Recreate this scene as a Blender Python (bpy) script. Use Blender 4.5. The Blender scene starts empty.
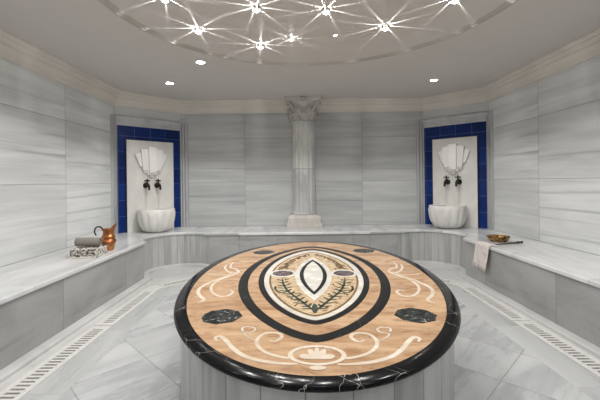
import bpy, bmesh, math, random
from mathutils import Vector, Matrix
random.seed(7)
PI = math.pi
SC = bpy.context.scene
COL = SC.collection
EYE = Vector((-0.13, 0.0, 1.24))
F = 355.0

# ------------------------------------------------------------------ nodes
class NT:
    def __init__(s, name):
        s.m = bpy.data.materials.new(name); s.m.use_nodes = True
        s.t = s.m.node_tree; s.t.nodes.clear()
        s.out = s.t.nodes.new('ShaderNodeOutputMaterial')
        s.b = s.t.nodes.new('ShaderNodeBsdfPrincipled')
        s.t.links.new(s.b.outputs[0], s.out.inputs[0])
    def n(s, kind, **kw):
        nd = s.t.nodes.new('ShaderNode' + kind)
        for k, v in kw.items(): setattr(nd, k, v)
        return nd
    def put(s, sock, v):
        if isinstance(v, bpy.types.NodeSocket): s.t.links.new(v, sock)
        else: sock.default_value = v
    def math(s, op, a, b=0.0, c=None):
        nd = s.n('Math', operation=op)
        s.put(nd.inputs[0], a); s.put(nd.inputs[1], b)
        if c is not None: s.put(nd.inputs[2], c)
        return nd.outputs[0]
    def vec(s, x, y, z=0.0):
        nd = s.n('CombineXYZ')
        s.put(nd.inputs[0], x); s.put(nd.inputs[1], y); s.put(nd.inputs[2], z)
        return nd.outputs[0]
    def mix(s, f, a, b):
        nd = s.n('Mix', data_type='RGBA')
        s.put(nd.inputs[0], f)
        for i, v in ((6, a), (7, b)):
            if not isinstance(v, bpy.types.NodeSocket): v = (*v[:3], 1)
            s.put(nd.inputs[i], v)
        return nd.outputs[2]
    def noise(s, v, scale, detail=5, rough=.55, dist=0.0):
        nd = s.n('TexNoise'); s.put(nd.inputs['Vector'], v)
        nd.inputs['Scale'].default_value = scale; nd.inputs['Detail'].default_value = detail
        nd.inputs['Roughness'].default_value = rough; nd.inputs['Distortion'].default_value = dist
        return nd.outputs[0]
    def step(s, v, lo, hi):
        nd = s.n('MapRange', interpolation_type='SMOOTHSTEP')
        s.put(nd.inputs[0], v); nd.inputs[1].default_value = lo; nd.inputs[2].default_value = hi
        return nd.outputs[0]
    def bump(s, h, strength=.3, dist=.01):
        nd = s.n('Bump'); nd.inputs['Strength'].default_value = strength
        nd.inputs['Distance'].default_value = dist; s.put(nd.inputs['Height'], h)
        s.t.links.new(nd.outputs[0], s.b.inputs['Normal'])
    def done(s, col, rough=.5, metal=0.0, **kw):
        if not isinstance(col, bpy.types.NodeSocket): col = (*col[:3], 1)
        s.put(s.b.inputs['Base Color'], col); s.put(s.b.inputs['Roughness'], rough)
        s.b.inputs['Metallic'].default_value = metal
        for k, v in kw.items(): s.put(s.b.inputs[k], v)
        return s.m

def srgb(r, g, b):
    f = lambda c: (c/12.92 if c <= .04045 else ((c+.055)/1.055)**2.4)
    return tuple(f(x/255) for x in (r, g, b))

def marble(name, lo, hi, vein, rough=.35, coord='UV', rot=0.0, stretch=(.7, 5.0), panel=None,
           gap=.004, groove=(.2, .2, .2), vary=.10, vamt=.55, seed=0.0, bump=True, spec=.4):
    """veined marble; u along the panel, v across the veins; panel=(w,h,ou,ov)"""
    N = NT(name)
    tc = N.n('TexCoord'); co = tc.outputs[coord]
    if rot:
        mp = N.n('Mapping'); mp.inputs['Rotation'].default_value[2] = rot
        N.t.links.new(co, mp.inputs[0]); co = mp.outputs[0]
    sp = N.n('SeparateXYZ'); N.t.links.new(co, sp.inputs[0])
    u, v, w = sp.outputs
    if panel:
        pw, ph, ou, ov = panel
        fu = N.math('DIVIDE', N.math('SUBTRACT', u, ou), pw); fv = N.math('DIVIDE', N.math('SUBTRACT', v, ov), ph)
        wn = N.n('TexWhiteNoise', noise_dimensions='3D')
        N.t.links.new(N.vec(N.math('FLOOR', fu), N.math('FLOOR', fv), seed + .5), wn.inputs['Vector'])
        ws = N.n('SeparateColor'); N.t.links.new(wn.outputs['Color'], ws.inputs[0])
        r1, r2, r3 = ws.outputs
        du = N.math('MULTIPLY', N.math('SUBTRACT', .5, N.math('ABSOLUTE', N.math('SUBTRACT', N.math('FRACT', fu), .5))), pw)
        dv = N.math('MULTIPLY', N.math('SUBTRACT', .5, N.math('ABSOLUTE', N.math('SUBTRACT', N.math('FRACT', fv), .5))), ph)
        dmin = N.math('MINIMUM', du, dv)
        line = N.math('SUBTRACT', 1.0, N.step(dmin, gap*.35, gap))
    else:
        r1 = r2 = r3 = .5; line = None
    uu = N.math('ADD', N.math('MULTIPLY', u, stretch[0]), N.math('MULTIPLY', r1, 37.0))
    vv = N.math('ADD', N.math('MULTIPLY', v, stretch[1]), N.math('MULTIPLY', r2, 53.0))
    zz = N.math('ADD', N.math('MULTIPLY', w, 1.3), seed)
    p = N.vec(uu, vv, zz)
    cloud = N.step(N.noise(p, 1.0, 6, .6, .5), .32, .68)
    fine = N.step(N.noise(N.vec(N.math('MULTIPLY', uu, .8), N.math('MULTIPLY', vv, 3.2), zz), 1.6, 5, .65, .35), .35, .7)
    strk = N.step(N.noise(N.vec(N.math('MULTIPLY', uu, .45), N.math('MULTIPLY', vv, 1.25), N.math('ADD', zz, 9.0)), 1.25, 4, .55, .6), .57, .74)
    c = N.mix(cloud, lo, hi)
    c = N.mix(N.math('MULTIPLY', fine, .30), c, hi)
    c = N.mix(N.math('MULTIPLY', strk, vamt), c, vein)
    if panel:
        k = N.math('ADD', 1.0 - vary*.5, N.math('MULTIPLY', r3, vary))
        sc = N.n('VectorMath', operation='SCALE'); N.t.links.new(c, sc.inputs[0]); N.put(sc.inputs['Scale'], k)
        c = N.mix(line, sc.outputs[0], groove)
        if bump: N.bump(N.math('SUBTRACT', 1.0, line), .35, .004)
    return N.done(c, N.math('ADD', rough, N.math('MULTIPLY', cloud, .08)), **{'Specular IOR Level': spec})

def plain(name, col, rough=.5, metal=0.0, mott=.06, scale=30, bump=0.0, spec=.5):
    N = NT(name); tc = N.n('TexCoord')
    n = N.noise(tc.outputs['Object'], scale, 4, .6)
    c = N.mix(N.step(n, .3, .7), tuple(x*(1-mott) for x in col), tuple(min(1, x*(1+mott)) for x in col))
    if bump: N.bump(n, bump, .004)
    return N.done(c, rough, metal, **{'Specular IOR Level': spec})

def emit(name, col, strength):
    N = NT(name)
    return N.done((.9, .9, .9), .4, **{'Emission Color': (*col, 1), 'Emission Strength': strength})

M = {}
G = lambda v, t=0.0: (v*(1+t), v, v*(1-t))
lo, hi, vein = (.53, .54, .54), (.69, .70, .70), (.30, .31, .32)
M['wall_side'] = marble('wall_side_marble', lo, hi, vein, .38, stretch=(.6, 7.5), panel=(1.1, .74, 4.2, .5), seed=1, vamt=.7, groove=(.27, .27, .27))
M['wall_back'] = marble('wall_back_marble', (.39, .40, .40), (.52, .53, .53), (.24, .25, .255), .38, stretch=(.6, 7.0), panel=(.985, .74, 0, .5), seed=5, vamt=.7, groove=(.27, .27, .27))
M['wall_niche'] = marble('wall_niche_marble', (.5, .51, .51), (.6, .61, .61), vein, .4, seed=8)
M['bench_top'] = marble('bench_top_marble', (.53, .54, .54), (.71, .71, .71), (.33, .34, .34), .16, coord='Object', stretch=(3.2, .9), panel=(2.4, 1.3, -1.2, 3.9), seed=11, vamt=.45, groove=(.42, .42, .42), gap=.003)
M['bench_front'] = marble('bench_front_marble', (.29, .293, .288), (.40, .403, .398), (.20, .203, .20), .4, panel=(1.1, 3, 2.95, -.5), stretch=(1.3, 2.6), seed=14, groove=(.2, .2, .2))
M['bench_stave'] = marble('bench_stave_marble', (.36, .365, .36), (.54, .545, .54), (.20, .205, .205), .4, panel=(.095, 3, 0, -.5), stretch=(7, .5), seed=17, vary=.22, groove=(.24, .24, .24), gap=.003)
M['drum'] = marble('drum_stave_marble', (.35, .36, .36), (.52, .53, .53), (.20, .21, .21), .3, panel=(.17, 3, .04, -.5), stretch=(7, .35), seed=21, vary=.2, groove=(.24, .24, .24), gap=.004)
M['plinth'] = marble('plinth_marble', (.50, .50, .49), (.64, .64, .63), (.38, .38, .37), .35, coord='Object', stretch=(2, 2), seed=23, vamt=.3)
M['floor_tile'] = marble('floor_tile_marble', (.38, .39, .395), (.57, .58, .585), (.25, .26, .27), .24, coord='Object', rot=-PI/4, stretch=(.9, 4.0), panel=(.470, .470, 1.31/math.sqrt(2), 3.06/math.sqrt(2)), seed=27, vary=.16, vamt=.5, groove=(.33, .33, .33), gap=.005)
M['floor_border'] = marble('floor_border_marble', (.42, .43, .43), (.55, .56, .56), (.33, .34, .34), .25, coord='Object', stretch=(4, .6), panel=(6, .9, -3, .3), seed=29, groove=(.4, .4, .4), gap=.003)
M['channel'] = plain('drain_channel_stone', (.06, .058, .055), .8)
M['grate'] = plain('pale_grate_marble', (.70, .69, .67), .4, mott=.05, scale=14)
M['plaster'] = plain('ceiling_plaster', (.60, .575, .555), .9, mott=.012, scale=5)
M['dome'] = plain('dome_plaster', (.62, .59, .56), .85, mott=.012, scale=5)
M['ringmould'] = plain('ring_moulding_shaded_plaster', (.47, .44, .405), .7, mott=.02, scale=8)  # darker tone stands in for the shade lines of the moulding
M['cornice'] = plain('cornice_plaster', (.66, .625, .575), .7, mott=.02, scale=8)
M['jamb'] = marble('jamb_marble', (.38, .39, .395), (.50, .51, .515), (.28, .29, .295), .35, coord='Object', stretch=(6, 6), seed=33, vamt=.3)
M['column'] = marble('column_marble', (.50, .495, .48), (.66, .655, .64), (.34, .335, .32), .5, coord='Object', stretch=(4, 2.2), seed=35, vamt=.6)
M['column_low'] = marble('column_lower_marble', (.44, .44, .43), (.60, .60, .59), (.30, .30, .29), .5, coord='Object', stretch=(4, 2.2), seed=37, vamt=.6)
M['capital'] = marble('capital_stone', (.44, .425, .40), (.60, .585, .56), (.30, .28, .26), .7, coord='Object', stretch=(9, 9), seed=39, vamt=.5)
M['pedestal'] = marble('pedestal_stone', (.46, .43, .395), (.60, .56, .53), (.40, .35, .30), .5, coord='Object', stretch=(5, 5), seed=41, vamt=.4)
M['slab'] = marble('fountain_slab_marble', (.62, .61, .585), (.74, .73, .70), (.52, .51, .48), .45, coord='Object', stretch=(3, 3), seed=43, vamt=.25)
M['shell'] = marble('shell_marble', (.74, .735, .71), (.85, .845, .82), (.62, .61, .58), .4, coord='Object', stretch=(5, 5), seed=45, vamt=.25)
M['basin'] = marble('basin_marble', (.62, .61, .58), (.78, .77, .74), (.47, .455, .42), .4, coord='Object', stretch=(6, 1.6), seed=47, vamt=.45)
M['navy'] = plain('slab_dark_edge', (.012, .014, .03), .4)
M['bronze'] = plain('dark_bronze', (.035, .03, .026), .35, .9, mott=.3, scale=60)
M['white_inlay'] = marble('white_inlay_marble', (.58, .555, .50), (.70, .675, .62), (.50, .45, .38), .2, coord='Object', stretch=(6, 6), seed=49, vamt=.3)
M['scroll'] = marble('scroll_inlay_marble', (.62, .50, .37), (.76, .67, .56), (.56, .43, .30), .2, coord='Object', stretch=(7, 7), seed=50, vamt=.4)
M['lamp'] = emit('lamp_glow', (1.0, .98, .95), 90.0)
M['bulb'] = emit('bulb_glow', (1.0, .98, .95), 40.0)
M['chrome'] = plain('lamp_metal', (.72, .70, .68), .3, .9, mott=.02)
M['lamp_trim'] = plain('lamp_trim_white', (.8, .79, .77), .5)

def m_tiles():
    N = NT('blue_glazed_tile'); tc = N.n('TexCoord'); sp = N.n('SeparateXYZ'); N.t.links.new(tc.outputs['UV'], sp.inputs[0])
    u, v, _ = sp.outputs
    s = .242
    fu = N.math('DIVIDE', N.math('SUBTRACT', u, .04), s); fv = N.math('DIVIDE', N.math('SUBTRACT', v, .02), s)
    wn = N.n('TexWhiteNoise', noise_dimensions='2D'); N.t.links.new(N.vec(N.math('FLOOR', fu), N.math('FLOOR', fv)), wn.inputs['Vector'])
    d = lambda f: N.math('SUBTRACT', .5, N.math('ABSOLUTE', N.math('SUBTRACT', N.math('FRACT', f), .5)))
    e = N.math('MINIMUM', d(fu), d(fv))
    line = N.math('SUBTRACT', 1.0, N.step(e, .006, .016))
    c = N.mix(wn.outputs['Value'], (.002, .016, .105), (.004, .030, .18))
    n = N.noise(N.vec(u, v), 9, 5, .6)
    c = N.mix(N.math('MULTIPLY', n, .45), c, (.002, .010, .06))
    c = N.mix(line, c, (.07, .12, .27))
    N.bump(N.math('SUBTRACT', N.math('MULTIPLY', n, .25), line), .25, .004)
    return N.done(c, .22, **{'Specular IOR Level': .22})
M['tile'] = m_tiles()

def m_onyx():
    N = NT('honey_onyx'); tc = N.n('TexCoord'); sp = N.n('SeparateXYZ'); N.t.links.new(tc.outputs['Object'], sp.inputs[0])
    x, y, z = sp.outputs
    p = N.vec(N.math('MULTIPLY', x, 2.2), N.math('MULTIPLY', y, 8.0), 2.0)
    a = N.step(N.noise(p, 1.0, 7, .62, .8), .3, .7)
    b = N.step(N.noise(N.vec(N.math('MULTIPLY', x, 5), N.math('MULTIPLY', y, 22), 7.0), 1.0, 6, .7, .6), .4, .75)
    d = N.step(N.noise(N.vec(x, N.math('MULTIPLY', y, 1.7), 3.0), 6.0, 7, .7, 1.0), .46, .72)
    c = N.mix(a, (.38, .215, .110), (.61, .405, .24))
    c = N.mix(N.math('MULTIPLY', b, .65), c, (.63, .46, .31))
    c = N.mix(N.math('MULTIPLY', d, .9), c, (.31, .160, .085))
    return N.done(c, .2, **{'Specular IOR Level': .35})
M['onyx'] = m_onyx()

def m_black(name, veins, seed, base=(.007, .007, .008), rough=.15):
    N = NT(name); tc = N.n('TexCoord')
    co = tc.outputs['Object']
    wob = N.n('TexNoise'); N.t.links.new(co, wob.inputs['Vector']); wob.inputs['Scale'].default_value = 5; wob.inputs['Detail'].default_value = 4
    ad = N.n('VectorMath', operation='MULTIPLY_ADD'); N.t.links.new(wob.outputs['Color'], ad.inputs[0])
    ad.inputs[1].default_value = (.16, .16, .16); N.t.links.new(co, ad.inputs[2])
    of = N.n('VectorMath', operation='ADD'); N.t.links.new(ad.outputs[0], of.inputs[0]); of.inputs[1].default_value = (seed, seed*.7, 0)
    vo = N.n('TexVoronoi', feature='DISTANCE_TO_EDGE'); N.t.links.new(of.outputs[0], vo.inputs['Vector']); vo.inputs['Scale'].default_value = 9.0
    ln = N.math('SUBTRACT', 1.0, N.step(vo.outputs['Distance'], .0015, .009))
    gate = N.step(N.noise(of.outputs[0], 3.2, 3, .5), .50, .62)
    fog = N.step(N.noise(co, 14, 6, .7), .5, .8)
    c = N.mix(N.math('MULTIPLY', fog, .3), base, (.05, .05, .052))
    c = N.mix(N.math('MULTIPLY', N.math('MULTIPLY', ln, gate), veins), c, (.62, .58, .53))
    return N.done(c, rough, **{'Specular IOR Level': .14})
M['rim'] = m_black('black_veined_marble', .9, 3.1)
M['band'] = m_black('dark_band_marble', .25, 8.3, (.010, .011, .011), .32)

def m_speckle(name, base, tint, spot, scale=34):
    N = NT(name); tc = N.n('TexCoord')
    n = N.noise(tc.outputs['Object'], scale, 5, .7, .5); n2 = N.noise(tc.outputs['Object'], scale*1.7, 3, .6, 1.0)
    c = N.mix(N.step(n, .4, .62), base, tint)
    c = N.mix(N.step(n2, .60, .66), c, spot)
    return N.done(c, .25, **{'Specular IOR Level': .15})
M['octagon'] = m_speckle('speckled_dark_stone', (.008, .011, .011), (.045, .05, .046), (.36, .35, .32), 20)
M['oval'] = m_speckle('mottled_plum_stone', (.06, .045, .05), (.16, .12, .12), (.46, .40, .40), 26)
M['floral'] = m_speckle('sand_inlay_stone', (.46, .33, .19), (.60, .46, .30), (.70, .58, .42), 20)
M['green'] = m_speckle('green_inlay_stone', (.03, .05, .038), (.07, .09, .07), (.16, .17, .13), 40)
M['umber'] = m_speckle('umber_inlay_stone', (.13, .08, .04), (.22, .13, .07), (.34, .24, .14), 40)

def m_copper():
    N = NT('hammered_copper'); tc = N.n('TexCoord')
    vo = N.n('TexVoronoi'); N.t.links.new(tc.outputs['Object'], vo.inputs['Vector']); vo.inputs['Scale'].default_value = 60
    n = N.noise(tc.outputs['Object'], 14, 5, .65)
    c = N.mix(N.step(n, .35, .65), (.26, .085, .03), (.58, .24, .10))
    N.bump(vo.outputs['Distance'], .5, .004)
    return N.done(c, .32, .85)
M['copper'] = m_copper()
M['handle'] = plain('blackened_iron', (.02, .018, .016), .5, .6)

def m_weave(name, a, b, c3, su, sv, mode):
    N = NT(name); tc = N.n('TexCoord'); sp = N.n('SeparateXYZ'); N.t.links.new(tc.outputs['UV'], sp.inputs[0])
    u, v, _ = sp.outputs
    fine = N.n('TexWave', bands_direction='X'); N.t.links.new(tc.outputs['UV'], fine.inputs['Vector']); fine.inputs['Scale'].default_value = su; fine.inputs['Distortion'].default_value = 1.5
    n = N.noise(tc.outputs['UV'], sv, 4, .7, .8)
    c = N.mix(N.step(fine.outputs['Fac'], .2, .8), a, b)
    if mode == 'knot':
        c = N.mix(N.step(n, .50, .54), c, c3)
        n2 = N.noise(tc.outputs['UV'], sv*1.6, 3, .6, .4); c = N.mix(N.step(n2, .58, .62), c, (.20, .13, .09))
    else:
        c = N.mix(N.math('MULTIPLY', N.step(n, .5, .62), .75), c, c3)
    N.bump(fine.outputs['Fac'], .5, .003)
    return N.done(c, .95)
M['grey_towel'] = m_weave('grey_towel_cloth', (.22, .205, .18), (.34, .32, .285), (.26, .24, .21), 60, 22, 'soft')
M['pattern_towel'] = m_weave('patterned_towel_cloth', (.66, .63, .58), (.78, .75, .70), (.045, .04, .035), 40, 34, 'knot')
M['pink_towel'] = m_weave('blush_towel_cloth', (.66, .60, .56), (.78, .73, .70), (.58, .45, .39), 28, 16, 'soft')
def m_bowl():
    N = NT('engraved_brass'); tc = N.n('TexCoord')
    n = N.noise(tc.outputs['Object'], 38, 4, .6, 1.2)
    c = N.mix(N.step(n, .47, .55), (.09, .045, .016), (.55, .33, .10))
    N.bump(n, .3, .003)
    return N.done(c, .34, .75)
M['brass'] = m_bowl()
M['stick'] = plain('dark_grey_wood', (.10, .095, .085), .45, 0, .2, 40)
M['sticktip'] = plain('black_tip', (.015, .013, .012), .4)

# ------------------------------------------------------------------ meshes
class MB:
    def __init__(s): s.v = []; s.f = []; s.uv = {}
    def add(s, verts, faces, uv=None):
        o = len(s.v); s.v += [tuple(p) for p in verts]
        for f in faces: s.f.append(tuple(i+o for i in f))
        if uv:
            for i, t in enumerate(uv): s.uv[i+o] = t
        return s
    def box(s, x0, y0, z0, x1, y1, z1):
        v = [(x0,y0,z0),(x1,y0,z0),(x1,y1,z0),(x0,y1,z0),(x0,y0,z1),(x1,y0,z1),(x1,y1,z1),(x0,y1,z1)]
        return s.add(v, [(3,2,1,0),(4,5,6,7),(0,1,5,4),(1,2,6,5),(2,3,7,6),(3,0,4,7)])
    def prism(s, poly, z0, z1):
        n = len(poly)
        v = [(p[0],p[1],z0) for p in poly] + [(p[0],p[1],z1) for p in poly]
        return s.add(v, [tuple(range(n-1,-1,-1)), tuple(range(n,2*n))] + [(i,(i+1)%n,n+(i+1)%n,n+i) for i in range(n)])
    def ring(s, outer, inner, z0, z1):
        n = len(outer)
        v = [(p[0],p[1],z) for z in (z0,z1) for p in outer] + [(p[0],p[1],z) for z in (z0,z1) for p in inner]
        f = []
        for i in range(n):
            j = (i+1) % n
            f += [(i,j,n+j,n+i), (2*n+j,2*n+i,3*n+i,3*n+j), (n+i,n+j,3*n+j,3*n+i), (j,i,2*n+i,2*n+j)]
        return s.add(v, f)
    def lathe(s, prof, seg=32, cx=0, cy=0, z=0, rib=None, cap=True):
        v = []
        for r, h in prof:
            for k in range(seg):
                a = 2*PI*k/seg
                rr = r*(rib(a, h) if rib else 1)
                v.append((cx+rr*math.cos(a), cy+rr*math.sin(a), z+h))
        f = []
        for i in range(len(prof)-1):
            for k in range(seg):
                k2 = (k+1) % seg
                f.append((i*seg+k, i*seg+k2, (i+1)*seg+k2, (i+1)*seg+k))
        if cap:
            f.append(tuple(range(seg-1,-1,-1))); b = (len(prof)-1)*seg
            f.append(tuple(b+k for k in range(seg)))
        return s.add(v, f)
    def tube(s, pts, r, seg=10):
        pts = [Vector(p) for p in pts]; n = len(pts)
        rr = r if isinstance(r, (list, tuple)) else [r]*n
        v = []; up = None
        for i, p in enumerate(pts):
            t = (pts[min(i+1,n-1)] - pts[max(i-1,0)]).normalized()
            if up is None: up = Vector((0,0,1)) if abs(t.z) < .9 else Vector((1,0,0))
            a = t.cross(up).normalized(); b = a.cross(t).normalized(); up = b
            for k in range(seg):
                q = 2*PI*k/seg
                v.append(p + a*math.cos(q)*rr[i] + b*math.sin(q)*rr[i])
        f = [tuple(range(seg)), tuple((n-1)*seg+k for k in range(seg-1,-1,-1))]
        for i in range(n-1):
            for k in range(seg):
                k2 = (k+1) % seg
                f.append((i*seg+k2, i*seg+k, (i+1)*seg+k, (i+1)*seg+k2))
        return s.add(v, f)
    def grid(s, rows, uv=None, close=False):
        n, m = len(rows), len(rows[0])
        v = [p for r in rows for p in r]
        f = [(i*m+j, i*m+(j+1)%m, (i+1)*m+(j+1)%m, (i+1)*m+j) for i in range(n-1) for j in range(m if close else m-1)]
        return s.add(v, f, [t for r in uv for t in r] if uv else None)
    def build(s, name, mat, parent=None, smooth=None, cut=None, bevel=0.0, fix=True):
        me = bpy.data.meshes.new(name); me.from_pydata(s.v, [], s.f)
        if s.uv:
            l = me.uv_layers.new(name='UVMap')
            for lp in me.loops: l.data[lp.index].uv = s.uv.get(lp.vertex_index, (0,0))
        bm = bmesh.new(); bm.from_mesh(me)
        if cut is not None:
            bmesh.ops.bisect_plane(bm, geom=bm.verts[:]+bm.edges[:]+bm.faces[:], plane_co=cut[0], plane_no=cut[1], clear_outer=True)
            bmesh.ops.holes_fill(bm, edges=[e for e in bm.edges if e.is_boundary])
        if fix: bmesh.ops.recalc_face_normals(bm, faces=bm.faces[:])
        bm.to_mesh(me); bm.free()
        me.materials.append(mat if not isinstance(mat, str) else M[mat])
        o = bpy.data.objects.new(name, me); COL.objects.link(o)
        if parent: o.parent = parent
        if smooth is not None:
            for p in me.polygons: p.use_smooth = True
            me.set_sharp_from_angle(angle=math.radians(smooth))
        if bevel:
            b = o.modifiers.new('bevel', 'BEVEL'); b.width = bevel; b.segments = 2; b.limit_method = 'ANGLE'; b.angle_limit = .6
        return o

def struct(o, label=None):
    o['kind'] = 'structure'
    if label: o['label'] = label
    return o
def thing(name, label, cat, loc=(0,0,0), rz=0.0, group=None):
    o = bpy.data.objects.new(name, None); COL.objects.link(o)
    o.empty_display_size = .1; o.location = loc; o.rotation_euler = (0,0,rz)
    return tag(o, label, cat, group)
def tag(o, label, cat, group=None):
    o['label'] = label; o['category'] = cat
    if group: o['group'] = group
    return o
def dup(root, loc, rz, label, group=None):
    r = root.copy(); COL.objects.link(r); r.location = loc; r.rotation_euler = (0,0,rz)
    tag(r, label, root['category'], group)
    for ch in list(root.children):
        c = ch.copy(); COL.objects.link(c); c.parent = r
        for g in list(ch.children):
            d = g.copy(); COL.objects.link(d); d.parent = c
    return r

def offs(path, d, closed=False):
    """offset a plan path to its right-hand side by d (mitred)"""
    n = len(path); out = []
    for i in range(n):
        def seg(a, b):
            e = (Vector(path[b]) - Vector(path[a])).normalized(); return Vector((e.y, -e.x))
        if closed: na, nb = seg((i-1) % n, i), seg(i, (i+1) % n)
        else:
            na = seg(i-1, i) if i > 0 else seg(i, i+1); nb = seg(i, i+1) if i < n-1 else na
        k = na + nb; k = k / max(.35, (1 + na.dot(nb)))
        out.append((path[i][0] + k.x*d, path[i][1] + k.y*d))
    return out
def catmull(pts, sub=8):
    P = [Vector((*p, 0) if len(p) == 2 else p) for p in pts]; out = []
    for i in range(len(P)-1):
        a, b, c, d = P[max(i-1,0)], P[i], P[i+1], P[min(i+2,len(P)-1)]
        for k in range(sub):
            t = k/sub
            out.append(.5*((2*b) + (c-a)*t + (2*a-5*b+4*c-d)*t*t + (3*b-a-3*c+d)*t**3))
    out.append(P[-1]); return out
def arclen(path):
    s = [0.0]
    for a, b in zip(path, path[1:]): s.append(s[-1] + (Vector(b)-Vector(a)).length)
    return s

# ------------------------------------------------------------------ room shell
ZC, ZB = 2.60, 2.394            # ceiling, foot of the cornice
YF = -0.8
P = [(-2.8,YF), (-2.8,5.24), (-2.06,5.97), (2.02,5.97), (2.75,5.29), (2.75,YF)]   # right-hand side = inside
def wall(name, a, b, mat, u0):
    a, b = Vector(a), Vector(b); e = (b-a); L = e.length; e.normalize(); nrm = Vector((-e.y, e.x))*.12   # outward
    pts = [a, b, b+nrm, a+nrm]; us = [0, L, L, 0]
    mb = MB(); v = []; uv = []
    for z in (0, ZC):
        for p, u in zip(pts, us): v.append((p.x, p.y, z)); uv.append((u0+u, z))
    mb.add(v, [(3,2,1,0),(4,5,6,7),(0,1,5,4),(1,2,6,5),(2,3,7,6),(3,0,4,7)], uv)
    return struct(mb.build(name, mat))
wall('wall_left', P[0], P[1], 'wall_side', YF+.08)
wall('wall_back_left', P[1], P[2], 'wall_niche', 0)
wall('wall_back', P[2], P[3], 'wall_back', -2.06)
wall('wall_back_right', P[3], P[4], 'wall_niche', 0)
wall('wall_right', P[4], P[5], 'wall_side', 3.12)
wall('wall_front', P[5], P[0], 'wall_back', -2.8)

# cornice
prof = [(0,ZB),(.022,ZB),(.022,2.412),(.030,2.417),(.034,2.440),(.044,2.468),(.060,2.490),(.064,2.496),(.064,2.512),(.074,2.516),
        (.080,2.530),(.090,2.545),(.094,2.548),(.094,2.560),(.104,2.566),(.112,2.580),(.116,2.590),(.116,ZC),(0,ZC)]
mb = MB(); rows = []
loop = P
for d, z in prof: rows.append([(x, y, z) for x, y in offs(P, d, True)])
mb.grid(rows, close=True)
struct(mb.build('trim_1', 'cornice', smooth=25), 'cream stepped plaster cornice around the top of the walls')

# ceiling with round recess
DC = (0.0, 2.59); DR = 1.56; SEG = 96
circ = lambda r, z, n=SEG, c=DC: [(c[0]+r*math.cos(2*PI*k/n), c[1]+r*math.sin(2*PI*k/n), z) for k in range(n)]
def ray_poly(ang):
    d = Vector((math.cos(ang), math.sin(ang))); best = 9e9
    Q = [(p[0]*1.04, p[1] + (.1 if p[1] > 0 else -.1)) for p in P]
    for i in range(len(Q)):
        a, b = Vector(Q[i]) - Vector(DC), Vector(Q[(i+1) % len(Q)]) - Vector(DC); e = b-a
        den = d.x*e.y - d.y*e.x
        if abs(den) < 1e-9: continue
        t = (a.x*e.y - a.y*e.x)/den; s = (a.x*d.y - a.y*d.x)/den
        if t > 0 and -1e-6 <= s <= 1+1e-6: best = min(best, t)
    return best
outer = []
for k in range(SEG):
    a = 2*PI*k/SEG; t = ray_poly(a); outer.append((DC[0]+t*math.cos(a), DC[1]+t*math.sin(a), ZC))
for (px, py) in [(p[0]*1.04, p[1] + (.1 if p[1] > 0 else -.1)) for p in P]:      # keep the corners
    a = math.atan2(py-DC[1], px-DC[0]) % (2*PI); k = round(a/(2*PI)*SEG) % SEG; outer[k] = (px, py, ZC)
up = lambda pts, dz: [(x, y, z+dz) for x, y, z in pts]
mb = MB(); inner = circ(DR, ZC)
mb.grid([inner, outer, up(outer, .1), up(inner, .1), inner], close=True)
ceil = struct(mb.build('ceiling', 'plaster', smooth=30))
mb = MB().prism([(x, y) for x, y, _ in circ(DR+.05, 0)], ZC+.010, ZC+.09)
struct(mb.build('ceiling_recess', 'dome', parent=ceil), 'paler warm round ceiling field carrying the star lamps')
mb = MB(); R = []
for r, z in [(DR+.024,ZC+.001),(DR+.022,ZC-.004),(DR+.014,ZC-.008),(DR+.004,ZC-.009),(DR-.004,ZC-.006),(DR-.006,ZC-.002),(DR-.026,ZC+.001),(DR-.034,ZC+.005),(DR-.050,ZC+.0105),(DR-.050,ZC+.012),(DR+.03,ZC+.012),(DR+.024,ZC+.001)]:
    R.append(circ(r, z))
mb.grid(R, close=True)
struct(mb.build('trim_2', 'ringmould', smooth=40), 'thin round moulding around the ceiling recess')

# bench front path (room on its right-hand side)
def recess(e1, e2):
    e1, e2 = Vector(e1), Vector(e2); c = (e1+e2)/2; h = (e2-e1)/2; r = h.length
    n = Vector((-h.y, h.x)).normalized()
    pts = [c - h*math.cos(t) + n*r*math.sin(t) for t in [PI*k/24 for k in range(25)]]
    return [(p.x, p.y) for p in pts]
arcL = recess((-2.06,4.54), (-1.41,5.2)); arcR = [(-x, y) for x, y in reversed(recess((-2.0,4.54), (-1.36,5.2)))]
YB = YF + .003
path = [(-2.04,YB)] + arcL + [(-.985,5.2),(-.975,5.18),(.945,5.18),(.955,5.2)] + arcR + [(2.0,YB)]

# floor : tiled field, border, drain channel, outer margin
inn = [(-1.74,YF),(-1.74,4.17),(-.97,4.94),(.97,4.94),(1.74,4.17),(1.74,YF)]
out = offs(inn, -.17); out = [(out[0][0],YF)] + out[1:-1] + [(out[-1][0],YF)]
bor = offs(inn, .22); bor = [(bor[0][0],YF)] + bor[1:-1] + [(bor[-1][0],YF)]
big = [(-2.9,YF-.1),(-2.9,5.35),(-2.1,6.07),(2.1,6.07),(2.9,5.35),(2.9,YF-.1)]
mb = MB().prism(list(reversed(bor)), -.12, 0)
floor = struct(mb.build('floor', 'floor_tile'))
def strip(a, b, z0, z1, name, mat):
    mb = MB(); n = len(a)
    ra = [(x,y,z1) for x,y in a]; rb = [(x,y,z1) for x,y in b]
    mb.grid([ra, rb, [(x,y,z0) for x,y in b], [(x,y,z0) for x,y in a], ra])
    return struct(mb.build(name, mat, parent=floor))
strip(inn, bor, -.12, 0.0, 'floor_border', 'floor_border')
strip(big, out, -.12, 0.0, 'floor_margin', 'plinth')
strip(out, inn, -.12, -.055, 'floor_channel', 'channel')

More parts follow.
